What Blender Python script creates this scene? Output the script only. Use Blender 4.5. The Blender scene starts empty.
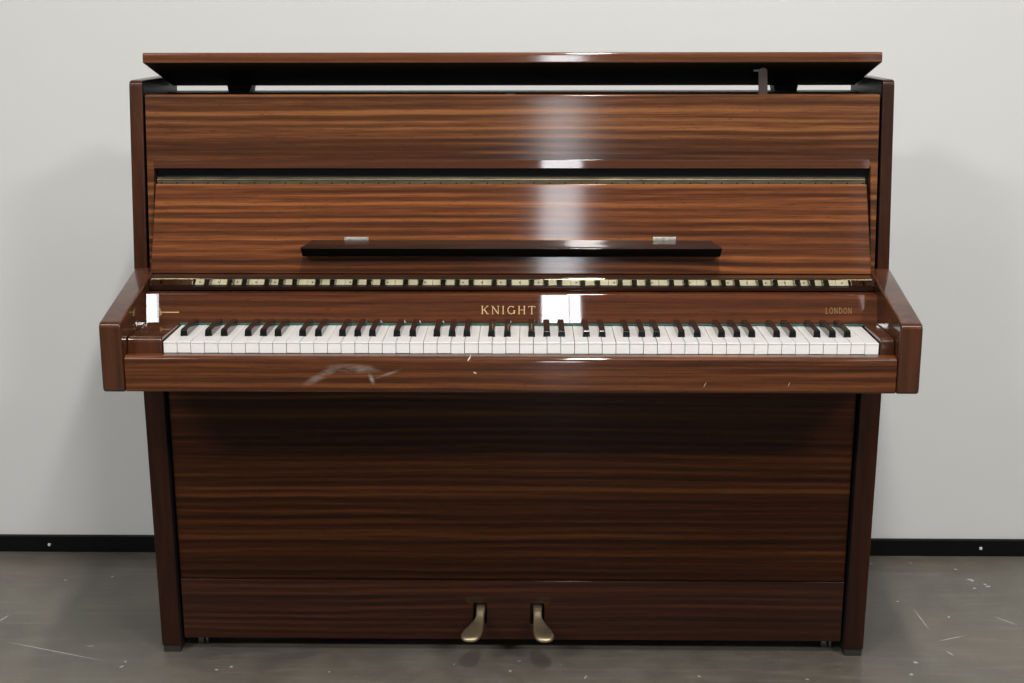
import bpy, bmesh, math, random
from mathutils import Vector, Matrix

# ------------------------------------------------------------------ camera, world, lights, exposure
SC = bpy.context.scene
COL = SC.collection
DZ = -0.015            # measured heights -> heights above the floor
OX, OY = 0.0, 2.70     # foot of the piano

cam_d = bpy.data.cameras.new('camera')
cam_d.sensor_width = 36.0
cam_d.lens = 1422.0 / 1024.0 * 36.0
cam_d.shift_x = 8.0 / 1024.0
cam_d.clip_start = 0.05
cam = bpy.data.objects.new('camera', cam_d)
COL.objects.link(cam)
_p, _t, _r = math.radians(12.87), 0.018, -0.0017
_fw = Vector((-math.sin(_t) * math.cos(_p), math.cos(_t) * math.cos(_p), -math.sin(_p)))
_rt = Vector((math.cos(_t), math.sin(_t), 0))
_up = _rt.cross(_fw)
_m = Matrix((_rt, _up, -_fw)).transposed()
cam.matrix_world = Matrix.Translation((0.034, 0.0, 1.25 + DZ)) @ (_m @ Matrix.Rotation(_r, 3, 'Z')).to_4x4()
SC.camera = cam

world = bpy.data.worlds.new('daylight')
SC.world = world
world.use_nodes = True
world.node_tree.nodes['Background'].inputs['Color'].default_value = (0.75, 0.85, 1.0, 1)
world.node_tree.nodes['Background'].inputs['Strength'].default_value = 0.6

SC.view_settings.view_transform = 'Standard'
SC.view_settings.look = 'None'
SC.view_settings.gamma = 1.0
SC.view_settings.use_curve_mapping = False
SC.view_settings.exposure = -0.03

KEY_W = 92.0           # pendant lamp over the piano
FILL_W = 18.0          # each added front fill panel
REAR_W = 190.0         # each added rear fill panel
WINDOW_E = 19.0        # daylight in the windows


def area(name, loc, sx, sy, watts, color=(1, 1, 1), rot=(0, 0, 0), disk=False):
    d = bpy.data.lights.new(name, 'AREA')
    d.shape = 'DISK' if disk else 'RECTANGLE'
    d.size = sx
    if not disk:
        d.size_y = sy
    d.energy = watts
    d.color = color
    o = bpy.data.objects.new(name, d)
    o.location = loc
    o.rotation_euler = rot
    COL.objects.link(o)
    return o


LAMP = (0.25, 1.20, 3.40)
FILLS = [(-1.9, 0.7), (1.9, 0.7), (-2.9, -1.6), (2.9, -1.6)]  # unseen fill lights added to raise the ambient light
area('lamp_light', (LAMP[0], LAMP[1], LAMP[2] - 0.004), 0.13, 1.3, KEY_W, (1.0, 0.965, 0.915))
for _i, (_x, _y) in enumerate(FILLS):
    area('fill_light', (_x, _y, 3.535), 1.15, 0.55, FILL_W if _i < 2 else REAR_W, (1.0, 0.985, 0.96))


# ------------------------------------------------------------------ node helpers
class NT:
    def __init__(s, name):
        s.m = bpy.data.materials.new(name)
        s.m.use_nodes = True
        s.n = s.m.node_tree.nodes
        s.l = s.m.node_tree.links
        s.b = s.n['Principled BSDF']

    def new(s, t, **kw):
        n = s.n.new(t)
        for k, v in kw.items():
            setattr(n, k, v)
        return n

    def put(s, sock, v):
        if isinstance(v, bpy.types.NodeSocket):
            s.l.new(v, sock)
        elif v is not None:
            sock.default_value = v

    def math(s, op, a, b=None, clamp=False):
        n = s.new('ShaderNodeMath', operation=op, use_clamp=clamp)
        s.put(n.inputs[0], a)
        if b is not None:
            s.put(n.inputs[1], b)
        return n.outputs[0]

    def noise(s, vec, scale=1.0, detail=3.0, rough=0.5, dist=0.0):
        n = s.new('ShaderNodeTexNoise')
        s.put(n.inputs['Vector'], vec)
        n.inputs['Scale'].default_value = scale
        n.inputs['Detail'].default_value = detail
        n.inputs['Roughness'].default_value = rough
        n.inputs['Distortion'].default_value = dist
        return n.outputs['Fac']

    def mapping(s, vec, loc=(0, 0, 0), rot=(0, 0, 0), sc=(1, 1, 1), typ='POINT'):
        n = s.new('ShaderNodeMapping', vector_type=typ)
        s.put(n.inputs['Vector'], vec)
        n.inputs['Location'].default_value = loc
        n.inputs['Rotation'].default_value = rot
        n.inputs['Scale'].default_value = sc
        return n.outputs['Vector']

    def ramp(s, fac, stops):
        n = s.new('ShaderNodeValToRGB')
        s.put(n.inputs['Fac'], fac)
        e = n.color_ramp.elements
        while len(e) < len(stops):
            e.new(0.5)
        for i, (p, c) in enumerate(stops):
            e[i].position = p
            e[i].color = (*c, 1) if len(c) == 3 else c
        return n.outputs['Color']

    def mrange(s, v, a, b, c=0.0, d=1.0):
        n = s.new('ShaderNodeMapRange')
        s.put(n.inputs['Value'], v)
        for i, q in enumerate((a, b, c, d)):
            n.inputs[1 + i].default_value = q
        return n.outputs[0]

    def mix(s, fac, a, b, mode='MIX'):
        n = s.new('ShaderNodeMix', data_type='RGBA', blend_type=mode)
        s.put(n.inputs[0], fac)
        s.put(n.inputs[6], a if isinstance(a, bpy.types.NodeSocket) else (*a, 1))
        s.put(n.inputs[7], b if isinstance(b, bpy.types.NodeSocket) else (*b, 1))
        return n.outputs[2]

    def obj(s):
        return s.new('ShaderNodeTexCoord').outputs['Object']

    def set(s, **kw):
        for k, v in kw.items():
            s.put(s.b.inputs[k.replace('_', ' ')], v)
        return s.m

    def bump(s, h, strength=0.2, dist=0.002):
        n = s.new('ShaderNodeBump')
        n.inputs['Strength'].default_value = strength
        n.inputs['Distance'].default_value = dist
        s.put(n.inputs['Height'], h)
        s.l.new(n.outputs['Normal'], s.b.inputs['Normal'])

    def mark(s, vec, loc, rot, half, soft=0.6):
        v = s.mapping(vec, loc, rot, half, 'TEXTURE')
        n = s.new('ShaderNodeVectorMath', operation='LENGTH')
        s.put(n.inputs[0], v)
        return s.mrange(n.outputs['Value'], soft, 1.0, 1.0, 0.0)


def plain(name, col, rough=0.5, metal=0.0, coat=0.0, crough=0.05, var=0.12, scale=40.0):
    t = NT(name)
    f = t.noise(t.obj(), scale, 3)
    c = t.mix(t.mrange(f, 0.3, 0.7), tuple(x * (1 - var) for x in col), tuple(min(1, x * (1 + var)) for x in col))
    return t.set(Base_Color=c, Roughness=rough, Metallic=metal, Coat_Weight=coat, Coat_Roughness=crough)


def wood(name, dark, mid, light, band=26.0, axis='X', coat_r=0.06, seed=0.0, contrast=1.0, wear=None, rough=0.42, coat=1.0, cior=1.5, period=0.0165):
    """Ribbon-striped mahogany veneer under lacquer; the stripes run along the given axis."""
    t = NT(name)
    o = t.obj()
    if axis == 'X':
        big = t.mapping(o, (seed, seed, seed), (0, 0, 0), (0.30, 0.0, band * 1.9))
        wav = t.mapping(o, (seed, 3, 1), (0, 0, 0), (1.3, 0.0, 3.0))
        mid_s = t.mapping(o, (seed, 7, 2), (0, 0, 0), (0.9, 0.0, band * 6.0))
        fib = t.mapping(o, (seed, 1, 5), (0, 0, 0), (14.0, 2.0, 520.0))
        wsc = (0.0, 0.0, 1.0)
    else:
        big = t.mapping(o, (seed, seed, seed), (0, 0, 0), (band, band, 0.55))
        wav = t.mapping(o, (seed, 3, 1), (0, 0, 0), (5.0, 5.0, 2.2))
        mid_s = t.mapping(o, (seed, 7, 2), (0, 0, 0), (band * 4.2, band * 4.2, 1.6))
        fib = t.mapping(o, (seed, 1, 5), (0, 0, 0), (420.0, 420.0, 12.0))
        wsc = (1.0, 0.6, 0.0)
    w = t.math('SUBTRACT', t.noise(wav, 1.0, 2.0), 0.5)
    off = t.new('ShaderNodeVectorMath', operation='SCALE')
    off.inputs[0].default_value = wsc
    t.put(off.inputs['Scale'], t.math('MULTIPLY', w, 1.3))
    add = t.new('ShaderNodeVectorMath', operation='ADD')
    t.put(add.inputs[0], big)
    t.put(add.inputs[1], off.outputs[0])
    n1 = t.noise(add.outputs[0], 1.0, 2.0, 0.5)
    add2 = t.new('ShaderNodeVectorMath', operation='ADD')
    t.put(add2.inputs[0], mid_s)
    off2 = t.new('ShaderNodeVectorMath', operation='SCALE')
    t.put(off2.inputs[0], off.outputs[0])
    off2.inputs['Scale'].default_value = 3.5
    t.put(add2.inputs[1], off2.outputs[0])
    n2 = t.noise(add2.outputs[0], 1.0, 3.0, 0.6)
    n3 = t.noise(fib, 1.0, 2.0, 0.6)
    sep = t.new('ShaderNodeSeparateXYZ')
    t.put(sep.inputs[0], o)
    across = sep.outputs[2] if axis == 'X' else t.math('ADD', sep.outputs[0], sep.outputs[1])
    slow = t.noise(t.mapping(o, (seed, 2, 8), (0, 0, 0), (1.1, 0, 7.0) if axis == 'X' else (7.0, 7.0, 1.1)), 1.0, 3.0, 0.55)
    ph = t.math('ADD', t.math('MULTIPLY', across, 6.28318 / period), t.math('MULTIPLY', slow, 17.0))
    amp = t.mrange(t.noise(t.mapping(o, (seed, 4, 4), (0, 0, 0), (2.0, 0, 22.0) if axis == 'X' else (22.0, 22.0, 2.0)), 1.0, 2.0), 0.35, 0.65, *((0.015, 0.085) if axis == 'X' else (0.0, 0.02)))
    ribbon = t.math('MULTIPLY', t.math('SINE', ph), amp)
    f = t.math('ADD', t.math('MULTIPLY', n1, 0.48), t.math('MULTIPLY', n2, 0.37))
    f = t.math('ADD', f, t.math('MULTIPLY', n3, 0.20))
    f = t.math('ADD', f, ribbon)
    k = 0.19 / contrast
    f = t.mrange(f, 0.52 - k, 0.52 + k)
    c = t.ramp(f, [(0.0, dark), (0.34, tuple((a + b) / 2 for a, b in zip(dark, mid))), (0.55, mid), (1.0, light)])
    pore = t.noise(t.mapping(o, (seed, 0, 0), (0, 0, 0), (55, 30, 420) if axis == 'X' else (420, 30, 55)), 1.0, 3.0, 0.7)
    c = t.mix(t.mrange(pore, 0.42, 0.30, 0.0, 0.45), c, tuple(x * 0.5 for x in dark))
    if wear:
        acc = None
        grain = t.mrange(t.noise(t.mapping(o, (0, 0, 0), (0, 0, 0.0), (30, 1, 90)), 1.0, 4.0), 0.40, 0.62)
        for loc, ang, half, amt, hard in wear:
            mk = t.mark(o, loc, (0, ang, 0), half, 0.5 if hard else 0.0)
            if not hard:
                mk = t.math('MULTIPLY', mk, grain)
            mk = t.math('MULTIPLY', mk, amt)
            acc = mk if acc is None else t.math('MAXIMUM', acc, mk)
        c = t.mix(acc, c, (0.62, 0.56, 0.50))
    t.bump(n3, 0.04, 0.0006)
    return t.set(Base_Color=c, Roughness=rough, Coat_Weight=coat, Coat_Roughness=coat_r, Coat_IOR=cior, Specular_IOR_Level=0.12)


W_TOP = wood('lacquered_ribbon_mahogany', (0.0288, 0.0082, 0.0025), (0.088, 0.0292, 0.0085), (0.2155, 0.081, 0.0249), 26, coat_r=0.10, seed=1.3, rough=0.5, coat=0.38, contrast=1.2)
W_DESK = wood('lacquered_mahogany_desk', (0.03, 0.0086, 0.0026), (0.1123, 0.0322, 0.0088), (0.2555, 0.0857, 0.0231), 30, coat_r=0.07, seed=4.1, rough=0.5, coat=0.6, contrast=1.2)
W_FALL = wood('polished_mahogany_fallboard', (0.0243, 0.0069, 0.0021), (0.093, 0.0261, 0.0081), (0.1779, 0.0567, 0.017), 34, coat_r=0.022, seed=7.7, contrast=0.85, cior=1.62)
slip_wear = [((-0.318, 0, -0.045 + DZ), -0.50, (0.046, 5, 0.0085), 0.30, False),
             ((-0.262, 0, -0.033 + DZ), 0.05, (0.055, 5, 0.0095), 0.30, False),
             ((-0.234, 0, -0.050 + DZ), 1.25, (0.0135, 5, 0.0050), 0.5, False),
             ((-0.205, 0, -0.042 + DZ), -0.35, (0.030, 5, 0.0035), 0.35, False)]
# the keyslip's heights are stored relative to its own mesh origin at z = 0.70
for _q in range(len(slip_wear)):
    _l = slip_wear[_q][0]
    slip_wear[_q] = ((_l[0], _l[1], _l[2] + 0.70),) + slip_wear[_q][1:]
slip_wear += [((-0.0676, 0, 0.684 + DZ), -0.95, (0.0052, 5, 0.0013), 0.9, True),
              ((-0.0576, 0, 0.660 + DZ), 0.4, (0.0036, 5, 0.0018), 0.9, True),
              ((0.333, 0, 0.640 + DZ), -1.1, (0.0060, 5, 0.0008), 0.6, True),
              ((0.475, 0, 0.641 + DZ), -1.2, (0.0050, 5, 0.0008), 0.5, True)]
W_SLIP = wood('polished_mahogany_keyslip', (0.0246, 0.0068, 0.0022), (0.0805, 0.023, 0.0062), (0.1609, 0.0511, 0.0138), 30, coat_r=0.05, seed=2.9, contrast=1.35, coat=0.7, wear=slip_wear)
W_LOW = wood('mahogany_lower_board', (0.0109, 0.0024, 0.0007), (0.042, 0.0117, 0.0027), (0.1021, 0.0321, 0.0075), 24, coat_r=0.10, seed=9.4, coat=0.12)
W_TOE = wood('mahogany_toe_board', (0.0089, 0.0022, 0.0008), (0.0294, 0.0071, 0.0022), (0.0636, 0.0174, 0.0049), 24, coat_r=0.06, seed=5.2, coat=0.45)
W_LIP = wood('polished_lip_mahogany', (0.035, 0.011, 0.0045), (0.075, 0.024, 0.0095), (0.12, 0.041, 0.016), 34, coat_r=0.035, seed=5.9, contrast=0.8)
W_SIDE = wood('mahogany_side', (0.0158, 0.0044, 0.0014), (0.038, 0.0109, 0.0038), (0.0634, 0.0197, 0.0066), 18, axis='Z', coat_r=0.10, seed=3.3, coat=0.5)
W_LEG_SHADE = wood('shaded_mahogany_leg', (0.010, 0.0025, 0.0010), (0.024, 0.0058, 0.0022), (0.040, 0.011, 0.004), 18, axis='Z', coat_r=0.10, seed=1.9, coat=0.25)  # side mahogany darkened; shade beneath the arms is put into the colour
W_ARM = wood('mahogany_arm', (0.0249, 0.0067, 0.0021), (0.0553, 0.016, 0.005), (0.0923, 0.0282, 0.009), 16, axis='Z', coat_r=0.035, seed=6.1)
W_LID = wood('mahogany_lid', (0.0449, 0.0146, 0.0054), (0.1011, 0.032, 0.0112), (0.1647, 0.0546, 0.019), 40, coat_r=0.06, seed=8.8)
W_LEDGE = wood('dark_mahogany_ledge', (0.010, 0.004, 0.002), (0.024, 0.009, 0.005), (0.05, 0.018, 0.008), 30, coat_r=0.05, seed=0.7)
BLACK = plain('black_stain', (0.004, 0.004, 0.004), 0.6, var=0.2)
BLACK_GLOSS = plain('black_lacquer', (0.003, 0.003, 0.003), 0.35, var=0.2)
BLACK_GLOSS.node_tree.nodes['Principled BSDF'].inputs['Specular IOR Level'].default_value = 0.08
IVORY = plain('white_key_plastic', (0.74, 0.735, 0.72), 0.30, coat=0.35, crough=0.08, var=0.02, scale=8)
IVORY_FRONT = plain('white_key_front', (0.78, 0.775, 0.75), 0.4, var=0.02, scale=8)
EBONY = plain('black_key_plastic', (0.006, 0.0065, 0.007), 0.22, coat=0.8, crough=0.03, var=0.1)
EBONY.node_tree.nodes['Principled BSDF'].inputs['Specular IOR Level'].default_value = 0.15
GOLD = plain('gold_inlay', (0.62, 0.42, 0.20), 0.35, metal=0.35, var=0.06, scale=200)
GOLD_DULL = plain('worn_gold_transfer', (0.30, 0.20, 0.075), 0.4, metal=0.2, var=0.15, scale=300)
NICKEL = plain('nickel_plate', (0.60, 0.58, 0.54), 0.35, metal=0.7, var=0.25, scale=120)
FELT = plain('green_felt', (0.035, 0.10, 0.075), 0.9, var=0.2, scale=200)
SHADE_FOOT = plain('shade_dark_foot', (0.018, 0.016, 0.013), 0.6, var=0.15)  # small feet; shadow and floor reflection under the legs put into colour
CASTOR = plain('dull_castor_metal', (0.10, 0.095, 0.09), 0.4, metal=0.6, var=0.3, scale=90)
PROPM = plain('dark_brown_prop', (0.045, 0.028, 0.024), 0.45, var=0.1, scale=60)


def brass(name, col, rough, screws=None, tarn=0.5, bmp=0.15):
    t = NT(name)
    o = t.obj()
    f = t.mrange(t.noise(t.mapping(o, sc=(18, 1, 160)), 1.0, 4.0, 0.65), 0.35, 0.7)
    c = t.mix(t.math('MULTIPLY', f, tarn), col, tuple(x * 0.35 for x in col))
    if screws:
        x0, pitch, z0, r = screws
        sep = t.new('ShaderNodeSeparateXYZ')
        t.put(sep.inputs[0], o)
        fx = t.math('MULTIPLY', t.math('SUBTRACT', t.math('FRACT', t.math('DIVIDE', t.math('SUBTRACT', sep.outputs[0], x0), pitch)), 0.5), pitch)
        dz = t.math('SUBTRACT', sep.outputs[2], z0)
        d = t.math('SQRT', t.math('ADD', t.math('MULTIPLY', fx, fx), t.math('MULTIPLY', dz, dz)))
        c = t.mix(t.mrange(d, r * 0.5, r, 1, 0), c, (0.05, 0.035, 0.02))
    t.bump(f, bmp, 0.0005)
    return t.set(Base_Color=c, Roughness=rough, Metallic=1.0)


BRASS_UP = brass('tarnished_brass_hinge', (0.22, 0.185, 0.12), 0.42, (0.0, 0.0285, 0.9530 + DZ, 0.0022), tarn=0.75)
BRASS_LO = brass('polished_brass_hinge', (0.66, 0.61, 0.42), 0.035, (0.0, 0.034, 0.7830 + DZ, 0.0020), tarn=0.3, bmp=0.02)
BRASS_PED = brass('worn_brass_pedal', (0.60, 0.50, 0.33), 0.48, tarn=0.5)

# walls and floor
t = NT('light_grey_wall_paint')
o = t.obj()
f = t.noise(o, 2.0, 4)
f2 = t.noise(o, 320.0, 3)
t.bump(f2, 0.10, 0.0006)
WALL = t.set(Base_Color=t.mix(f, (0.628, 0.632, 0.626), (0.655, 0.660, 0.655)), Roughness=0.7)
DARKWALL = plain('charcoal_wall_paint', (0.07, 0.07, 0.07), 0.8, var=0.03, scale=3)
CEIL = plain('grey_ceiling_paint', (0.30, 0.30, 0.30), 0.8, var=0.02, scale=3)

FM = [(-0.911, 2.616, 0.138, 0.0016, -0.362), (-1.072, 2.773, 0.021, 0.0018, 1.271), (0.859, 2.796, 0.061, 0.0012, -1.529), (0.895, 2.702, 0.042, 0.0014, 0.421), (1.033, 2.791, 0.034, 0.0014, -0.881), (0.872, 2.632, 0.015, 0.0014, -1.186), (1.025, 3.015, 0.006, 0.004, 0.0), (1.029, 3.009, 0.0076, 0.0053, 1.7), (1.054, 2.975, 0.0072, 0.0045, 0.3), (1.051, 2.987, 0.0048, 0.0037, 2.0), (1.021, 2.964, 0.0064, 0.003, 0.6), (0.793, 2.59, 0.006, 0.0053, 2.3), (0.771, 2.538, 0.0056, 0.0045, 0.9), (1.012, 3.075, 0.0052, 0.0037, 2.6), (0.92, 2.808, 0.0048, 0.003, 1.2), (0.833, 2.889, 0.0044, 0.0033, 2.9), (0.919, 3.113, 0.003, 0.0035, 1.5), (0.827, 3.106, 0.0036, 0.0037, 0.1), (-1.008, 2.983, 0.0052, 0.0035, 1.8), (-0.908, 3.004, 0.0048, 0.0033, 0.4), (-0.848, 2.641, 0.010, 0.0017, 0.1), (-0.758, 2.572, 0.0056, 0.003, 2.4), (-0.759, 2.55, 0.0072, 0.0033, 1.0), (-0.571, 2.539, 0.0048, 0.0035, 2.7), (-0.545, 2.552, 0.0044, 0.0037, 1.3), (-0.001, 2.541, 0.0056, 0.0033, 1.6), (0.144, 2.517, 0.0082, 0.002, 1.2), (-0.111, 2.569, 0.0028, 0.0027, 1.9), (0.016, 2.585, 0.0054, 0.002, 0.5), (0.362, 2.524, 0.004, 0.0033, 2.2), (-0.351, 2.533, 0.0036, 0.0025, 0.8), (0.567, 2.514, 0.0052, 0.0027, 2.5)]
t = NT('polished_grey_concrete')
o = t.obj()
big = t.noise(o, 2.6, 5, 0.6, 0.4)
mid = t.noise(o, 14.0, 5, 0.65)
fine = t.noise(o, 160.0, 3, 0.6)
c = t.ramp(t.math('ADD', t.math('MULTIPLY', big, 0.55), t.math('MULTIPLY', mid, 0.45)),
           [(0.36, (0.082, 0.074, 0.059)), (0.5, (0.116, 0.105, 0.085)), (0.66, (0.158, 0.146, 0.121))])
c = t.mix(t.mrange(fine, 0.35, 0.65, 0, 0.34), c, (0.07, 0.066, 0.060))
c = t.mix(t.mrange(t.noise(o, 4.0, 4, 0.6), 0.48, 0.66, 0, 0.35), c, (0.150, 0.120, 0.088))
streak = t.noise(t.mapping(o, (0, 0, 0), (0, 0, 0.15), (6, 60, 1)), 1.0, 4, 0.6)
c = t.mix(t.mrange(streak, 0.52, 0.72, 0, 0.22), c, (0.24, 0.23, 0.205))
# sparse pale specks everywhere
vo = t.new('ShaderNodeTexVoronoi')
t.put(vo.inputs['Vector'], o)
vo.inputs['Scale'].default_value = 34.0
sp = t.math('MULTIPLY', t.mrange(vo.outputs['Distance'], 0.03, 0.075, 0.5, 0), t.mrange(t.noise(o, 5.0, 2), 0.52, 0.6))
c = t.mix(sp, c, (0.42, 0.41, 0.38))
# faint hairline scratches
hl = t.noise(t.mapping(o, (0, 0, 0), (0, 0, 0.5), (3, 150, 1)), 1.0, 2, 0.5)
hl = t.math('MULTIPLY', t.mrange(hl, 0.70, 0.76), t.mrange(t.noise(o, 3.0, 2), 0.5, 0.62, 0, 0.35))
c = t.mix(hl, c, (0.36, 0.35, 0.32))
acc = None
for (x, y, a, b, r) in FM:
    mk = t.mark(o, (x, y, 0), (0, 0, r), (a, b, 1.0), 0.45)
    acc = mk if acc is None else t.math('MAXIMUM', acc, mk)
c = t.mix(t.math('MULTIPLY', acc, t.mrange(fine, 0.3, 0.6, 0.35, 0.8)), c, (0.62, 0.61, 0.58))
t.bump(t.math('ADD', mid, fine), 0.12, 0.001)
FLOOR = t.set(Base_Color=c, Roughness=t.mrange(mid, 0.3, 0.7, 0.36, 0.5), Coat_Weight=0.12, Coat_Roughness=0.12)
BASE = plain('black_baseboard_paint', (0.0022, 0.0022, 0.0025), 0.55, var=0.2)
BASE.node_tree.nodes['Principled BSDF'].inputs['Specular IOR Level'].default_value = 0.15
SCREW = plain('bright_screw_metal', (0.75, 0.74, 0.70), 0.45, metal=0.3, var=0.1)


# ------------------------------------------------------------------ mesh helpers
def finish(name, bm, mats, parent=None, bevel=0.0, seg=2, smooth=True, off=(0, 0, 0)):
    bmesh.ops.remove_doubles(bm, verts=bm.verts, dist=1e-6)
    bmesh.ops.recalc_face_normals(bm, faces=bm.faces)
    me = bpy.data.meshes.new(name)
    if parent is not None:
        bmesh.ops.translate(bm, verts=bm.verts, vec=Vector((-OX, -OY, DZ)) + Vector(off))
    bm.to_mesh(me)
    bm.free()
    for m in (mats if isinstance(mats, (list, tuple)) else [mats]):
        me.materials.append(m)
    ob = bpy.data.objects.new(name, me)
    COL.objects.link(ob)
    if parent is not None:
        ob.parent = parent
    if bevel > 0:
        md = ob.modifiers.new('bevel', 'BEVEL')
        md.width = bevel
        md.segments = seg
        md.limit_method = 'ANGLE'
        md.angle_limit = math.radians(30)
        md.harden_normals = True
    if smooth:
        for p in me.polygons:
            p.use_smooth = True
        sm = ob.modifiers.new('edge_split', 'EDGE_SPLIT') if bevel <= 0 else None
        if sm:
            sm.split_angle = math.radians(32)
    return ob


def box(bm, x0, x1, y0, y1, z0, z1, mi=0):
    vs = [bm.verts.new((x, y, z)) for z in (z0, z1) for y in (y0, y1) for x in (x0, x1)]
    for q in ((0, 2, 3, 1), (4, 5, 7, 6), (0, 1, 5, 4), (2, 6, 7, 3), (0, 4, 6, 2), (1, 3, 7, 5)):
        bm.faces.new([vs[i] for i in q]).material_index = mi


def rounded(pts, rad, n=5):
    out = []
    N = len(pts)
    for i, p in enumerate(pts):
        r = rad.get(i, 0) if isinstance(rad, dict) else rad
        if not r:
            out.append(p)
            continue
        P = Vector(p)
        a = (Vector(pts[i - 1]) - P)
        b = (Vector(pts[(i + 1) % N]) - P)
        la, lb = a.length, b.length
        a.normalize(); b.normalize()
        ang = a.angle(b)
        d = min(r / math.tan(ang / 2), la * 0.48, lb * 0.48)
        A, B = P + a * d, P + b * d
        for k in range(n + 1):
            s = k / n
            q = A * (1 - s) ** 2 + P * 2 * s * (1 - s) + B * s * s
            out.append((q.x, q.y))
    return out


def prism(bm, prof, x0, x1, mi=0, x0b=None, x1b=None):
    """Profile in (Y, Z) drawn out along X."""
    A = [bm.verts.new((x0, y, z)) for y, z in prof]
    B = [bm.verts.new((x1, y, z)) for y, z in prof]
    n = len(prof)
    fs = [bm.faces.new(A), bm.faces.new(B[::-1])]
    for i in range(n):
        fs.append(bm.faces.new([A[i], B[i], B[(i + 1) % n], A[(i + 1) % n]]))
    for f in fs:
        f.material_index = mi
    return fs


def part(name, mats, parent, build, bevel=0.0, seg=2, smooth=True):
    bm = bmesh.new()
    build(bm)
    return finish(name, bm, mats, parent, bevel, seg, smooth)


def cyl(bm, c, r, h, axis='Z', n=20, r2=None):
    mat = {'Z': Matrix.Identity(4), 'X': Matrix.Rotation(math.pi / 2, 4, 'Y'), 'Y': Matrix.Rotation(math.pi / 2, 4, 'X')}[axis]
    bmesh.ops.create_cone(bm, cap_ends=True, segments=n, radius1=r, radius2=r if r2 is None else r2, depth=h, matrix=Matrix.Translation(c) @ mat)


# ------------------------------------------------------------------ the room
WY, RY, SX, CH = 3.168, -6.0, 4.0, 3.6


def struct(name, bm, mats, smooth=False):
    ob = finish(name, bm, mats, smooth=smooth)
    ob['kind'] = 'structure'
    return ob


bm = bmesh.new(); box(bm, -SX, SX, RY, WY, -0.10, 0.0); struct('floor', bm, FLOOR)
bm = bmesh.new(); box(bm, -SX - .1, SX + .1, RY - .15, WY + .1, CH, CH + 0.1); struct('ceiling', bm, CEIL)
bm = bmesh.new(); box(bm, -SX - .1, SX + .1, WY, WY + 0.1, -0.1, CH); struct('wall_back', bm, WALL)
bm = bmesh.new(); box(bm, -SX - .1, -SX, RY, WY, -0.1, CH); struct('wall_left', bm, DARKWALL)
bm = bmesh.new(); box(bm, SX, SX + .1, RY, WY, -0.1, CH); struct('wall_right', bm, DARKWALL)

# wall behind the camera with a tall narrow window and an added dim slit
WIN = [(0.125, 0.455), (2.66, 2.74)]  # second opening is added to put a faint streak on the fallboard
WZ0, WZ1 = 0.9, 3.5
bm = bmesh.new()
xs = [-SX - .1] + [x for w in WIN for x in w] + [SX + .1]
for i in range(0, len(xs), 2):
    box(bm, xs[i], xs[i + 1], RY - .15, RY, -0.1, CH)
for a, b in WIN:
    box(bm, a, b, RY - .15, RY, -0.1, WZ0)
    box(bm, a, b, RY - .15, RY, WZ1, CH)
struct('wall_front', bm, DARKWALL)
t = NT('bright_daylight_pane')
PANE = t.set(Base_Color=(0.8, 0.85, 0.9, 1), Emission_Color=(0.93, 0.96, 1.0, 1), Emission_Strength=WINDOW_E)
t2 = NT('dim_streak_pane')
STREAK_PANE = t2.set(Base_Color=(0.8, 0.8, 0.8, 1), Emission_Color=(1.0, 0.90, 0.88, 1), Emission_Strength=WINDOW_E * 0.10)
FRAME = plain('white_window_frame', (0.7, 0.7, 0.7), 0.4, var=0.02)
for i, (a, b) in enumerate(WIN):
    bm = bmesh.new()
    box(bm, a, b, RY - .12, RY - .11, WZ0, WZ1)
    w = struct('window_%d' % (i + 1), bm, STREAK_PANE if i == 1 else PANE)  # second pane is an added glow for the fallboard streak
    bm = bmesh.new()
    fr = 0.010
    box(bm, a, a + fr, RY - .11, RY - .03, WZ0, WZ1)
    box(bm, b - fr, b, RY - .11, RY - .03, WZ0, WZ1)
    box(bm, a + fr, b - fr, RY - .11, RY - .03, WZ0, WZ0 + fr)
    box(bm, a + fr, b - fr, RY - .11, RY - .03, WZ1 - fr, WZ1)
    if i < 1:
        m = a + (b - a) * 0.70
        box(bm, m - .004, m + .004, RY - .11, RY - .05, WZ0 + fr, WZ1 - fr)
    f_ = finish('window_frame', bm, FRAME, smooth=False)
    f_.parent = w

# black baseboards; the one behind the piano has bright screws
bm = bmesh.new(); box(bm, -SX, SX, WY - .013, WY, 0, 0.0395)
bb = finish('baseboard_back', bm, BASE, bevel=0.0015); bb['kind'] = 'structure'
for sx_, sz_ in ((-1.1000, 0.0180), (1.0920, 0.0200), (-2.2, 0.019), (2.2, 0.019)):
    bm = bmesh.new()
    cyl(bm, (sx_, WY - .014, sz_), 0.0042, 0.003, 'Y', 16, 0.003)
    box(bm, sx_ - .0022, sx_ + .0022, WY - .0162, WY - .0150, sz_ - .0004, sz_ + .0004)
    s_ = finish('screw', bm, SCREW, smooth=False); s_.parent = bb; s_['label'] = 'bright screw head'
for nm, x0, x1 in (('baseboard_left', -SX, -SX + .013), ('baseboard_right', SX - .013, SX)):
    bm = bmesh.new(); box(bm, x0, x1, RY, WY - .013, 0, 0.0395)
    struct(nm, bm, BASE)


def thing(name, label, cat, loc, group=None):
    e = bpy.data.objects.new(name, None)
    e.empty_display_size = 0.1
    COL.objects.link(e)
    e.location = loc
    e['label'] = label
    e['category'] = cat
    if group:
        e['group'] = group
    return e


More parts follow.
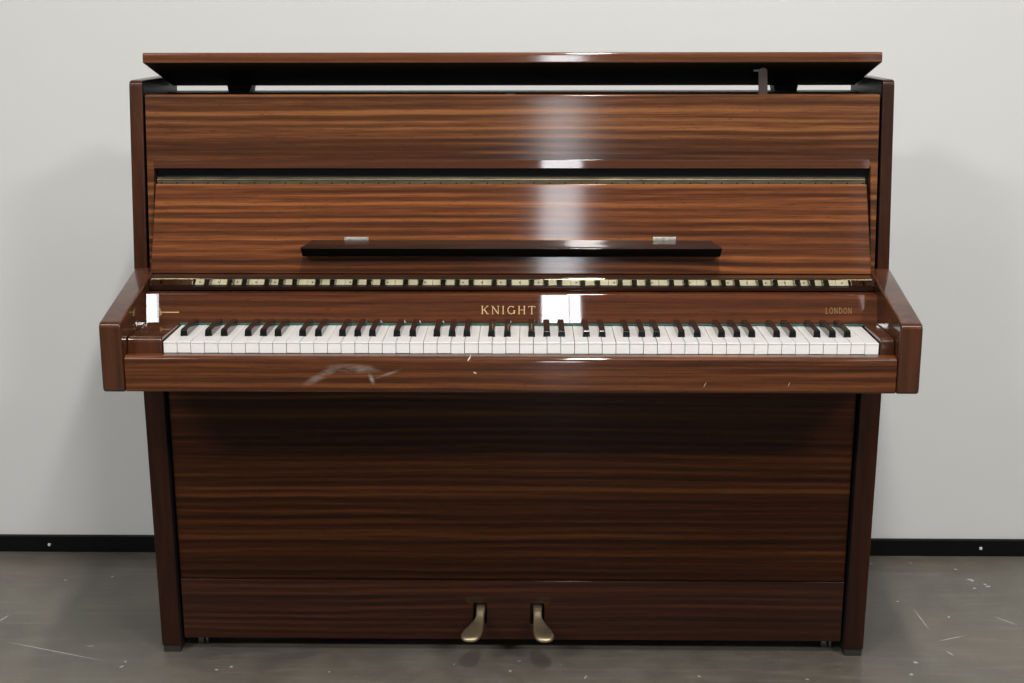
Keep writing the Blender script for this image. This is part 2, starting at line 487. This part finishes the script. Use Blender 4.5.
# pendant lamp above and in front of the piano; unseen fill panels added under the ceiling
SHADE = plain('black_lamp_metal', (0.02, 0.02, 0.02), 0.4)
DIFF = NT('fill_diffuser').set(Base_Color=(0.9, 0.9, 0.9, 1), Emission_Color=(1, 0.97, 0.93, 1), Emission_Strength=3.0)
lamp = thing('pendant_lamp', 'long narrow black pendant light hanging from the ceiling above the piano front', 'lamp', LAMP)
bm = bmesh.new()
prof_ = [(-.085, 0.0), (-.070, .05), (-.03, .075), (.03, .075), (.070, .05), (.085, 0.0)]
A = [bm.verts.new((x, -.69, z)) for x, z in prof_]
B = [bm.verts.new((x, .69, z)) for x, z in prof_]
bm.faces.new(A); bm.faces.new(B[::-1])
for k in range(len(prof_) - 1):
    bm.faces.new([A[k], B[k], B[k + 1], A[k + 1]])
s_ = finish('lamp_shade', bm, SHADE); s_.parent = lamp
s_.modifiers.new('wall', 'SOLIDIFY').thickness = 0.003
for yy in (-.5, .5):
    bm = bmesh.new(); cyl(bm, (0, yy, (CH - LAMP[2] + .073) / 2), 0.003, CH - LAMP[2] - .073, 'Z', 10)
    s_ = finish('cord', bm, SHADE); s_.parent = lamp
NAMES = ['left front', 'right front', 'left rear', 'right rear']
for i, (x, y) in enumerate(FILLS):
    e = thing('fill_panel', 'added rectangular white fill light panel, %s of the four' % NAMES[i], 'light', (x, y, CH), 'added fill light panels')
    bm = bmesh.new()
    for a in ((-.62, -.59, -.32, .32), (.59, .62, -.32, .32), (-.59, .59, -.32, -.29), (-.59, .59, .29, .32)):
        box(bm, a[0], a[1], a[2], a[3], -0.06, 0)
    s_ = finish('frame', bm, FRAME, smooth=False); s_.parent = e
    bm = bmesh.new(); box(bm, -.59, .59, -.29, .29, -0.04, -0.03)
    s_ = finish('diffuser', bm, DIFF, smooth=False); s_.parent = e

# ------------------------------------------------------------------ the piano
P = thing('upright_piano', 'glossy brown mahogany upright piano with raised lid standing against the light grey wall', 'piano', (OX, OY, 0))

# sides: upper case, slim front edge leaning slightly back
XI = 0.6712
for s in (-1, 1):
    def b(bm, s=s):
        prof = rounded([(2.582, 0.600), (2.580, 0.790), (2.6205, 1.138), (2.878, 1.138), (2.878, 0.600)], {2: 0.012})
        fs = prism(bm, prof, s * XI, s * (0.6970 if s < 0 else 0.6940))
        bm.normal_update()
        fs[0].material_index = 1          # the inner face is stained black
    part('side_panel', [W_SIDE, BLACK_GLOSS], P, b, 0.0035)

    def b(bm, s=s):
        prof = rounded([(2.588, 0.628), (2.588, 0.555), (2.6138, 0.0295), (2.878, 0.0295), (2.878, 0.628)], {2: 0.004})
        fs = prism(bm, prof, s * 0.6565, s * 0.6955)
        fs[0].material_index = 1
    part('leg', [W_LEG_SHADE, BLACK], P, b, 0.003)

    for y0, y1 in ((2.617, 2.665), (2.815, 2.870)):
        part('foot', SHADE_FOOT, P, lambda bm, s=s, y0=y0, y1=y1: box(bm, s * 0.6585, s * 0.6935, y0, y1, 0.015, 0.0296), 0.002)
    for yy in (2.66, 2.82):
        def b(bm, s=s, yy=yy):
            cyl(bm, (s * 0.625, yy, 0.0275), 0.0125, 0.012, 'X', 20)
            cyl(bm, (s * 0.625 + 0.012, yy, 0.0275), 0.0125, 0.006, 'X', 20)
            box(bm, s * 0.625 - .010, s * 0.625 + .018, yy - .004, yy + .012, 0.0395, 0.045)
        part('castor', CASTOR, P, b, 0.0008)

    # arm beside the keyboard: blunt upright front, top sloping up to the case
    def b(bm, s=s):
        prof = rounded([(2.3385, 0.6240), (2.337, 0.7455), (2.575, 0.7985), (2.592, 0.7985), (2.592, 0.6240)], {0: 0.010, 1: 0.014})
        prism(bm, prof, s * 0.6565, s * 0.6945)
    part('arm', W_ARM, P, b, 0.004, 3)

# carcass: back board, beams, bottom board
part('back_panel', BLACK, P, lambda bm: box(bm, -0.6712, 0.6712, 2.855, 2.876, 0.045, 1.085), 0.001)
part('back_beam', BLACK, P, lambda bm: box(bm, -0.6712, 0.6712, 2.800, 2.8765, 1.050, 1.1068), 0.0015)
part('dark_inner_block', BLACK, P, lambda bm: box(bm, -0.6712, 0.6712, 2.70, 2.80, 0.86, 1.066), 0.002)  # unseen black block added to keep the inside of the case dark
part('bottom_board', BLACK, P, lambda bm: box(bm, -0.656, 0.656, 2.635, 2.855, 0.046, 0.062), 0.001)


# lid raised at the front
def b(bm):
    top = [(2.6165, 1.1688), (2.6175, 1.1885), (2.833, 1.1360), (2.829, 1.1180)]
    prof = rounded(top, {1: 0.006})
    fs = prism(bm, prof, -0.6685, 0.6685)
    bm.normal_update()
    for f in bm.faces:
        c = f.calc_center_median()
        if abs(abs(c.x)) < 0.6 and f.normal.z < -0.5 or (abs(c.x) < 0.6 and f.normal.z > .5 and c.z < 1.15 and c.y < 2.74 and False):
            f.material_index = 1
bm = bmesh.new()
b(bm)
bmesh.ops.recalc_face_normals(bm, faces=bm.faces)
for f in bm.faces:
    f.material_index = 1 if f.normal.z < -0.5 else 0
lid = finish('lid', bm, [W_LID, BLACK], P, 0.0022, 2)


def hinge(xc):
    def b(bm):
        # knuckled strap bridging the back beam and the lid
        prof = [(2.815, 1.1085), (2.822, 1.1190), (2.845, 1.1230), (2.866, 1.1190), (2.872, 1.1085), (2.872, 1.104), (2.815, 1.104)]
        A = [bm.verts.new((xc - .0205 if z < 1.11 else xc - .0245, y, z)) for y, z in prof]
        B = [bm.verts.new((xc + .0205 if z < 1.11 else xc + .0245, y, z)) for y, z in prof]
        bm.faces.new(A); bm.faces.new(B[::-1])
        for i in range(len(prof)):
            bm.faces.new([A[i], B[i], B[(i + 1) % len(prof)], A[(i + 1) % len(prof)]])
        cyl(bm, (xc, 2.846, 1.1235), 0.0035, 0.048, 'X', 12)
    part('hinge', BLACK, P, b, 0.001)


hinge(-0.535)
hinge(0.533)


# prop stick holding up the lid
def b(bm):
    pts = []
    x0, x1 = 0.4512, 0.4675
    z0, z1 = 1.105, 1.160
    for k in range(9):
        a = math.pi * k / 8
        pts.append(((x0 + x1) / 2 - 0.001 + (x1 - x0) / 2 * math.cos(a), z1 - .009 + (x1 - x0) / 2 * math.sin(a)))
    outline = [(x1 + .001, z0)] + pts + [(x0 + .0015, z0)]
    A = [bm.verts.new((x, 2.637, z)) for x, z in outline]
    B = [bm.verts.new((x, 2.643, z)) for x, z in outline]
    bm.faces.new(A); bm.faces.new(B[::-1])
    for i in range(len(A)):
        bm.faces.new([A[i], B[i], B[(i + 1) % len(A)], A[(i + 1) % len(A)]])
stick = part('prop_stick', PROPM, P, b, 0.001)
part('pivot_pin', CASTOR, stick, lambda bm: cyl(bm, (0.4515, 2.640, 1.1535), 0.0025, 0.020, 'X', 12)).location = (0, 0, 0)
part('lid_catch', BLACK, P, lambda bm: box(bm, -0.012, 0.009, 2.624, 2.640, 1.094, 1.1135), 0.003)

# upper panel: lean, chamfered lower lip, thin stiles running down either side of the desk
UX = 0.6683


def upper_y(z):
    return 2.6205 - (1.111 - z) * 0.105


def b(bm):
    y = upper_y
    prof = rounded([(y(0.983), 0.983), (y(1.111), 1.1115), (y(1.111) + .020, 1.1115), (y(0.983) + .020, 0.983)], {1: 0.004})
    prism(bm, prof, -UX, UX)
upper = part('upper_panel', W_TOP, P, b, 0.0)


def b(bm):
    y = upper_y
    prism(bm, [(y(.9950) + .0004, 0.9950), (y(.9950) - .0004, 0.9945), (y(.9950) - .0020, 0.9794), (y(.9812) + .002, 0.9784), (y(.9812) + .018, 0.9784), (y(.9950) + .012, 0.9950)], -0.6560, 0.6535)
part('lip', W_LIP, upper, b, 0.0006)
for s in (-1, 1):
    def b(bm, s=s):
        y = upper_y
        prof = [(y(0.983), 0.9829), (y(0.983) + .020, 0.9829), (y(0.775) + .020, 0.775), (y(0.775), 0.775)]
        A = []
        xi0, xi1 = 0.6555, 0.6615
        vs = []
        for (yy, zz) in prof:
            xi = xi0 if zz > 0.9 else xi1
            vs.append((bm.verts.new((s * UX, yy, zz)), bm.verts.new((s * xi, yy, zz))))
        bm.faces.new([v[0] for v in vs]); bm.faces.new([v[1] for v in vs][::-1])
        for i in range(4):
            j = (i + 1) % 4
            bm.faces.new([vs[i][0], vs[i][1], vs[j][1], vs[j][0]])
    part('stile', W_TOP, P, b, 0.0)
# dark recess behind the desk
part('recess_board', BLACK, P, lambda bm: box(bm, -0.660, 0.660, 2.632, 2.645, 0.775, 0.99), 0.0)

# music desk: leaning panel hung from a long brass piano hinge
DT, DB = (2.5970, 0.9515), (2.5660, 0.7905)
NY, NZ = (DT[1] - DB[1]), -(DT[0] - DB[0])
_l = math.hypot(NY, NZ); NY /= _l; NZ /= _l     # pointing back into the case


def desk_pt(f, depth):
    return (DB[0] + (DT[0] - DB[0]) * f + NY * depth, DB[1] + (DT[1] - DB[1]) * f + NZ * depth)


def b(bm):
    prof = [desk_pt(0, 0), desk_pt(1, 0), desk_pt(1, .016), desk_pt(0, .016)]
    vs = []
    for i, (yy, zz) in enumerate(prof):
        xh = 0.6500 if i in (1, 2) else 0.6600
        vs.append((bm.verts.new((-xh - .002, yy, zz)), bm.verts.new((xh - .002, yy, zz))))
    bm.faces.new([v[0] for v in vs]); bm.faces.new([v[1] for v in vs][::-1])
    for i in range(4):
        j = (i + 1) % 4
        bm.faces.new([vs[i][0], vs[i][1], vs[j][1], vs[j][0]])
desk = part('music_desk', W_DESK, P, b, 0.0015)


def b(bm):
    box(bm, -0.649, 0.645, 2.6000, 2.6020, 0.9505, 0.9578)
    box(bm, -0.649, 0.645, 2.6022, 2.6036, 0.9604, 0.9640)
    cyl(bm, (-0.002, 2.6010, 0.9590), 0.0019, 1.294, 'X', 12)
part('piano_hinge', BRASS_UP, desk, b)

# sloping ledge that the music stands on, with two small metal plates behind it
LZ = 0.8475


def b(bm):
    yb = 2.5750
    prof = [(2.5325, LZ - .0050), (2.536, LZ - .0026), (2.560, LZ - .0005), (yb, LZ + .0045), (yb, LZ - .022), (2.552, LZ - .0225), (2.5350, LZ - .0075)]
    n = len(prof)
    xf, xb = 0.3815, 0.3665
    vs = []
    for (yy, zz) in prof:
        k = max(0.0, min(1.0, (yy - 2.532) / 0.043))
        x = xf + (xb - xf) * k if zz > LZ - .006 else xf - .001
        vs.append((bm.verts.new((-x + .0015, yy, zz)), bm.verts.new((x, yy, zz))))
    bm.faces.new([v[0] for v in vs]); bm.faces.new([v[1] for v in vs][::-1])
    for i in range(n):
        j = (i + 1) % n
        f = bm.faces.new([vs[i][0], vs[i][1], vs[j][1], vs[j][0]])
ledge = part('music_ledge', [W_LEDGE, BLACK_GLOSS], P, b, 0.0008, 2)
for f in ledge.data.polygons:
    f.material_index = 1 if (f.normal.z < -0.25 or (f.normal.y < -0.3 and f.normal.z < 0.2)) else 0  # front and under faces blackened; shade of the undercut put into colour
for xa, xb_, z in ((-0.3045, -0.2605, 0.8545), (0.2600, 0.3015, 0.8552)):
    def b(bm, xa=xa, xb_=xb_, z=z):
        f = (z - DB[1]) / (DT[1] - DB[1])
        y, zz = desk_pt(f, 0)
        box(bm, xa, xb_, y - .0022, y + .002, zz - .0040, zz + .0020)
        for q in (0.2, 0.5, 0.8):
            cyl(bm, (xa + (xb_ - xa) * q, y - .0026, zz - .001), 0.0017, 0.001, 'Y', 10)
    part('ledge_plate', NICKEL, P, b, 0.0005)

# fallboard with its folded brass hinge rail above
FB, FT = (2.5035, 0.7115), (2.51305, 0.7630)


def b(bm):
    prof = rounded([FB, FT, (FT[0] + .006, FT[1] + .0015), (2.545, 0.7655), (2.545, 0.7115)], {1: 0.002})
    prism(bm, prof, -0.6555, 0.6555)
fall = part('fallboard', W_FALL, P, b, 0.0008)
for s in (-1, 1):
    def b(bm, s=s):
        fwd = 0.00439
        dy, dz = FT[0] - FB[0], FT[1] - FB[1]
        vs = []
        for (yy, zz) in (FB, FT, (FT[0] + .006, FT[1] + .001), (FB[0] + .006, FB[1])):
            front = zz in (FB[1], FT[1])
            vs.append((bm.verts.new((s * 0.6565, yy - (fwd if front else 0), zz)), bm.verts.new((s * 0.6350, yy - (0.0003 if front else 0), zz))))
        bm.faces.new([v[0] for v in vs]); bm.faces.new([v[1] for v in vs][::-1])
        for i in range(4):
            j = (i + 1) % 4
            bm.faces.new([vs[i][0], vs[i][1], vs[j][1], vs[j][0]])
    part('end_block', W_FALL, fall, b, 0.0)
part('felt_strip', FELT, fall, lambda bm: box(bm, -0.655, 0.655, 2.5015, 2.512, 0.7085, 0.7112), 0.0)


def b(bm):
    prism(bm, [(2.5185, 0.7885), (2.5219, 0.7780), (2.5270, 0.7780), (2.5270, 0.7885)], -0.6490, 0.6490)
    cyl(bm, (0, 2.5202, 0.7890), 0.0008, 1.298, 'X', 12)
rail = part('hinge_rail', W_LEDGE, P, lambda bm: (prism(bm, [(2.5222, 0.7778), (2.5258, 0.7672), (2.560, 0.7672), (2.560, 0.7905), (2.5272, 0.7905), (2.5272, 0.7778)], -0.6555, 0.6555)), 0.0006)
part('piano_hinge', BRASS_LO, rail, b)


# inlaid lettering on the fallboard
def strokes(letter):
    """Serif capitals in a unit-high box as line pieces (x0, z0, x1, z1, width)."""
    T, H_ = 0.13, 0.07
    sv = lambda x: [(x - .11, 0.03, x + .11, 0.03, H_), (x - .11, 0.97, x + .11, 0.97, H_)]
    arc = lambda cx, cz, rx, rz, a0, a1, w, n=14: [(cx + rx * math.cos(math.radians(a0 + (a1 - a0) * k / n)), cz + rz * math.sin(math.radians(a0 + (a1 - a0) * k / n)),
                                                   cx + rx * math.cos(math.radians(a0 + (a1 - a0) * (k + 1) / n)), cz + rz * math.sin(math.radians(a0 + (a1 - a0) * (k + 1) / n)), w) for k in range(n)]
    if letter == 'K':
        return [(.15, 0, .15, 1, T)] + sv(.15) + [(.20, .42, .72, .97, H_), (.36, .58, .74, .0, T), (.62, .03, .90, .03, H_), (.60, .97, .84, .97, H_)]
    if letter == 'N':
        return [(.15, 0, .15, 1, .08), (.14, .97, .78, .03, T), (.78, 0, .78, 1, .08)] + [(.03, .03, .27, .03, H_), (.0, .97, .2, .97, H_), (.66, .97, .9, .97, H_)]
    if letter == 'I':
        return [(.15, 0, .15, 1, T)] + sv(.15)
    if letter == 'G':
        return arc(.46, .5, .38, .46, 50, 325, .11) + [(.80, .05, .80, .44, T), (.66, .44, .92, .44, H_), (.71, .78, .74, .98, H_)]
    if letter == 'H':
        return [(.15, 0, .15, 1, T), (.74, 0, .74, 1, T), (.15, .52, .74, .52, H_)] + sv(.15) + sv(.74)
    if letter == 'T':
        return [(.42, 0, .42, 1, T), (.04, .95, .80, .95, H_), (.05, .80, .05, .98, H_), (.79, .80, .79, .98, H_), (.30, .03, .54, .03, H_)]
    if letter == 'L':
        return [(.15, 0, .15, 1, T)] + sv(.15) + [(.15, .04, .66, .04, H_), (.66, .03, .66, .22, H_)]
    if letter == 'O':
        return arc(.46, .5, .38, .46, 0, 360, .11, 22)
    if letter == 'D':
        return [(.15, 0, .15, 1, T), (.04, .96, .40, .96, H_), (.04, .04, .40, .04, H_)] + arc(.38, .5, .42, .46, -90, 90, .11)
    return []


ADV = {'K': 1.0, 'N': 1.02, 'I': .44, 'G': 1.03, 'H': 1.0, 'T': .92, 'L': .8, 'O': 1.0, 'D': 1.0}


def fall_pt(x, h, out):
    """Point on the fallboard face h metres above its lower edge, lifted by out."""
    dy, dz = FT[0] - FB[0], FT[1] - FB[1]
    l = math.hypot(dy, dz)
    dy /= l; dz /= l
    return Vector((x, FB[0] + dy * h - dz * out, FB[1] + dz * h + dy * out))


def lay(bm, x0, h0, pieces, sx, sz, out=0.0003, wk=1.0):
    for i, (a, c, d, e, w) in enumerate(pieces):
        A = Vector((x0 + a * sx, h0 + c * sz)); B_ = Vector((x0 + d * sx, h0 + e * sz))
        t_ = (B_ - A).normalized()
        n_ = Vector((-t_.y, t_.x)) * (w * (sx if abs(t_.y) > .5 else sz) * wk / 2)
        A = A - t_ * 0.0; B_ = B_ + t_ * 0.0
        o_ = out + 0.00002 * (i % 5)
        q = [A - n_, B_ - n_, B_ + n_, A + n_]
        lo = [bm.verts.new(fall_pt(v.x, v.y, -0.0002)) for v in q]
        hi = [bm.verts.new(fall_pt(v.x, v.y, o_)) for v in q]
        bm.faces.new(hi); bm.faces.new(lo[::-1])
        for k in range(4):
            bm.faces.new([lo[k], lo[(k + 1) % 4], hi[(k + 1) % 4], hi[k]])


def word(bm, text, x0, x1, h0, size, gap, wk=1.0):
    tot = sum(ADV[c] for c in text) + gap * (len(text) - 1)
    sx = (x1 - x0) / tot
    x = x0
    for c in text:
        lay(bm, x, h0, strokes(c), sx, size, wk=wk)
        x += (ADV[c] + gap) * sx


bm = bmesh.new()
word(bm, 'KNIGHT', -0.0525, 0.0470, 0.0165, 0.0148, 0.16, 0.82)
finish('name_lettering', bm, GOLD, fall, smooth=False)['label'] = 'gold serif lettering KNIGHT'
bm = bmesh.new()
word(bm, 'LONDON', 0.5655, 0.6135, 0.0185, 0.0105, 0.12, 0.8)
finish('place_lettering', bm, GOLD_DULL, fall, smooth=False)['label'] = 'faint worn gold lettering LONDON'
bm = bmesh.new()
lay(bm, -0.6340, 0.0155, [(0, .5, 1, .5, .32)], 0.0355, 0.0065)
for k in range(10):
    a0, a1 = 6.28318 * k / 10, 6.28318 * (k + 1) / 10
    lay(bm, -0.6335, 0.0175, [(math.cos(a0), math.sin(a0), math.cos(a1), math.sin(a1), .55)], 0.0028, 0.0042)
lay(bm, -0.6335, 0.0175, [(-.6, 0, .6, 0, .7), (0, 1.1, 0, 2.1, .5)], 0.0028, 0.0042)
finish('gold_emblem', bm, GOLD, fall, smooth=False)['label'] = 'small gold emblem with a thin gold line'

# keyboard
KX0, KP = -0.5945, 0.023555
KF, KB, KT = 2.3705, 2.506, 0.7065
part('keybed', BLACK, P, lambda bm: box(bm, -0.656, 0.656, 2.366, 2.86, 0.626, 0.684), 0.001)


def b(bm):
    prof = rounded([(2.3435, 0.6245), (2.3415, 0.6870), (2.3660, 0.6875), (2.3660, 0.6245)], {0: 0.004, 1: 0.011}, 7)
    prism(bm, prof, -0.6560, 0.6560)
part('keyslip', W_SLIP, P, b, 0.0015)


def cheek(x0, x1):
    def b(bm):
        prof = rounded([(2.3665, 0.6845), (2.3695, 0.7150), (2.504, 0.7125), (2.504, 0.6845)], {1: 0.012}, 6)
        prism(bm, prof, x0, x1)
    part('cheek_block', W_ARM, P, b, 0.002)


cheek(-0.6560, -0.5965)
cheek(0.6325, 0.6560)


def b(bm):
    # octave mould: body, overhanging lip along the front, slight fall towards the player
    h = KP / 2 - 0.00045
    prof = [(0.0006, -0.0195), (0.0006, -0.0028), (0.0, -0.0024), (0.0, -0.0004), (0.0006, 0.0), (KB - KF, 0.0006), (KB - KF, -0.0195)]
    fs = prism(bm, prof, -h, h)
    for f in fs:
        c = f.calc_center_median()
        if c.z < -0.006 and abs(c.y - 0.0006) < 1e-4:
            f.material_index = 1
bm = bmesh.new(); b(bm)
wk = finish('white_key', bm, [IVORY, IVORY_FRONT], None, 0.0006, 2)
wk.parent = P
wk.location = (KX0 + KP * 0.5 - OX, KF - OY, KT + DZ)
first = True
for i in range(1, 52):
    c = wk.copy(); COL.objects.link(c); c.parent = P
    c.location = (KX0 + KP * (i + 0.5) - OX, KF - OY, KT + DZ + 0.00025 * math.sin(i * 2.3))

bm = bmesh.new()
BH, BL = 0.0128, 0.091
vs = []
for (y, z, hw) in ((0.0, 0.0, .0064), (0.0010, BH * .84, .0058), (0.0040, BH, .0051), (BL, BH, .0051), (BL, 0.0, .0064)):
    vs.append((bm.verts.new((-hw, y, z - .001)), bm.verts.new((hw, y, z - .001))))
bm.faces.new([v[0] for v in vs]); bm.faces.new([v[1] for v in vs][::-1])
for i in range(len(vs)):
    j = (i + 1) % len(vs)
    bm.faces.new([vs[i][0], vs[i][1], vs[j][1], vs[j][0]])
bk = finish('black_key', bm, EBONY, None, 0.0009, 3)
bk.parent = P
OFF = {0: 0.0022, 2: -0.0020, 3: 0.0020, 5: -0.0030, 6: 0.0}     # after A, C, D, F, G
first = True
for i in range(51):
    n = i % 7                 # 0=A 1=B 2=C 3=D 4=E 5=F 6=G
    if n in (1, 4):
        continue
    x = KX0 + KP * (i + 1) + OFF[n]
    o_ = bk if first else bk.copy()
    if not first:
        COL.objects.link(o_); o_.parent = P
    first = False
    o_.location = (x - OX, 2.4135 - OY, KT + DZ + 0.0006)

# lower boards
LX0, LX1 = -0.6525, 0.6525


def low_y(z):
    return 2.6020 + (0.60 - z) * 0.045


def b(bm):
    prism(bm, [(low_y(.1707), .1707), (low_y(.6), .6), (low_y(.6) + .016, .6), (low_y(.1707) + .016, .1707)], LX0, LX1)
part('lower_panel', W_LOW, P, b, 0.0010)

# toe board with two pedal slots
SLOTS = [(-0.0745, -0.0485), (0.0385, 0.0650)]


def b(bm):
    xs = [LX0, SLOTS[0][0], SLOTS[0][1], SLOTS[1][0], SLOTS[1][1], LX1]
    zs = [0.0425, 0.0770, 0.1205, 0.1700]
    yf = lambda z: low_y(z) - 0.0035
    g = {}
    for d in (0, 1):
        for i, x in enumerate(xs):
            for j, z in enumerate(zs):
                g[d, i, j] = bm.verts.new((x, yf(z) + 0.017 * d, z))
    for i in range(5):
        for j in range(3):
            if j == 1 and i in (1, 3):
                for (a, c) in (((i, j), (i + 1, j)), ((i, j + 1), (i + 1, j + 1)), ((i, j), (i, j + 1)), ((i + 1, j), (i + 1, j + 1))):
                    bm.faces.new([g[0, a[0], a[1]], g[0, c[0], c[1]], g[1, c[0], c[1]], g[1, a[0], a[1]]])
                continue
            for d in (0, 1):
                bm.faces.new([g[d, i, j], g[d, i + 1, j], g[d, i + 1, j + 1], g[d, i, j + 1]])
    for i in range(5):
        for j in (0, 3):
            bm.faces.new([g[0, i, j], g[0, i + 1, j], g[1, i + 1, j], g[1, i, j]])
    for j in range(3):
        for i in (0, 5):
            bm.faces.new([g[0, i, j], g[0, i, j + 1], g[1, i, j + 1], g[1, i, j]])
part('toe_board', W_TOE, P, b, 0.0018)
part('slot_lining', BLACK, P, lambda bm: box(bm, -0.10, 0.09, 2.665, 2.672, 0.064, 0.15), 0.0)


def pedal(sec):
    def b(bm):
        n = 20
        rings = []
        for i, (x, y, z, hw, th) in enumerate(sec):
            p0 = Vector(sec[max(0, i - 1)][:3]); p1 = Vector(sec[min(len(sec) - 1, i + 1)][:3])
            t_ = (p1 - p0).normalized()
            side = t_.cross(Vector((0, 0, 1))).normalized()
            up = side.cross(t_)
            ring = []
            for k in range(n):
                a = 2 * math.pi * k / n
                ca, sa = math.cos(a), math.sin(a)
                ex = abs(ca) ** 0.75 * (1 if ca >= 0 else -1)
                ez = abs(sa) ** 0.75 * (1 if sa >= 0 else -1)
                ring.append(bm.verts.new(Vector((x, y, z)) + side * hw * ex + up * th * ez))
            rings.append(ring)
        for r0, r1 in zip(rings, rings[1:]):
            for k in range(n):
                bm.faces.new([r0[k], r0[(k + 1) % n], r1[(k + 1) % n], r1[k]])
        bm.faces.new(rings[0]); bm.faces.new(rings[-1][::-1])
    ob = part('pedal', BRASS_PED, P, b)
    ob.modifiers.clear()
    ss = ob.modifiers.new('sub', 'SUBSURF'); ss.levels = 1; ss.render_levels = 2
    return ob


pedal([(-0.0590, 2.680, .113, .0085, .0040), (-0.0595, 2.640, .114, .0088, .0042), (-0.0600, 2.613, .112, .0090, .0045), (-0.0605, 2.603, .103, .0082, .0050),
       (-0.0620, 2.592, .0960, .0095, .0055), (-0.0665, 2.576, .0915, .0140, .0060), (-0.0720, 2.560, .0885, .0185, .0062), (-0.0765, 2.546, .0865, .0198, .0062),
       (-0.0790, 2.536, .0850, .0180, .0058), (-0.0800, 2.529, .0840, .0125, .0045), (-0.0803, 2.5265, .0836, .0050, .0020)])
pedal([(0.0520, 2.680, .113, .0085, .0040), (0.0520, 2.640, .114, .0088, .0042), (0.0520, 2.613, .112, .0090, .0045), (0.0522, 2.603, .103, .0082, .0050),
       (0.0532, 2.592, .0960, .0095, .0055), (0.0565, 2.576, .0915, .0140, .0060), (0.0610, 2.560, .0885, .0185, .0062), (0.0645, 2.546, .0865, .0198, .0062),
       (0.0665, 2.536, .0850, .0180, .0058), (0.0672, 2.529, .0840, .0125, .0045), (0.0675, 2.5265, .0836, .0050, .0020)])
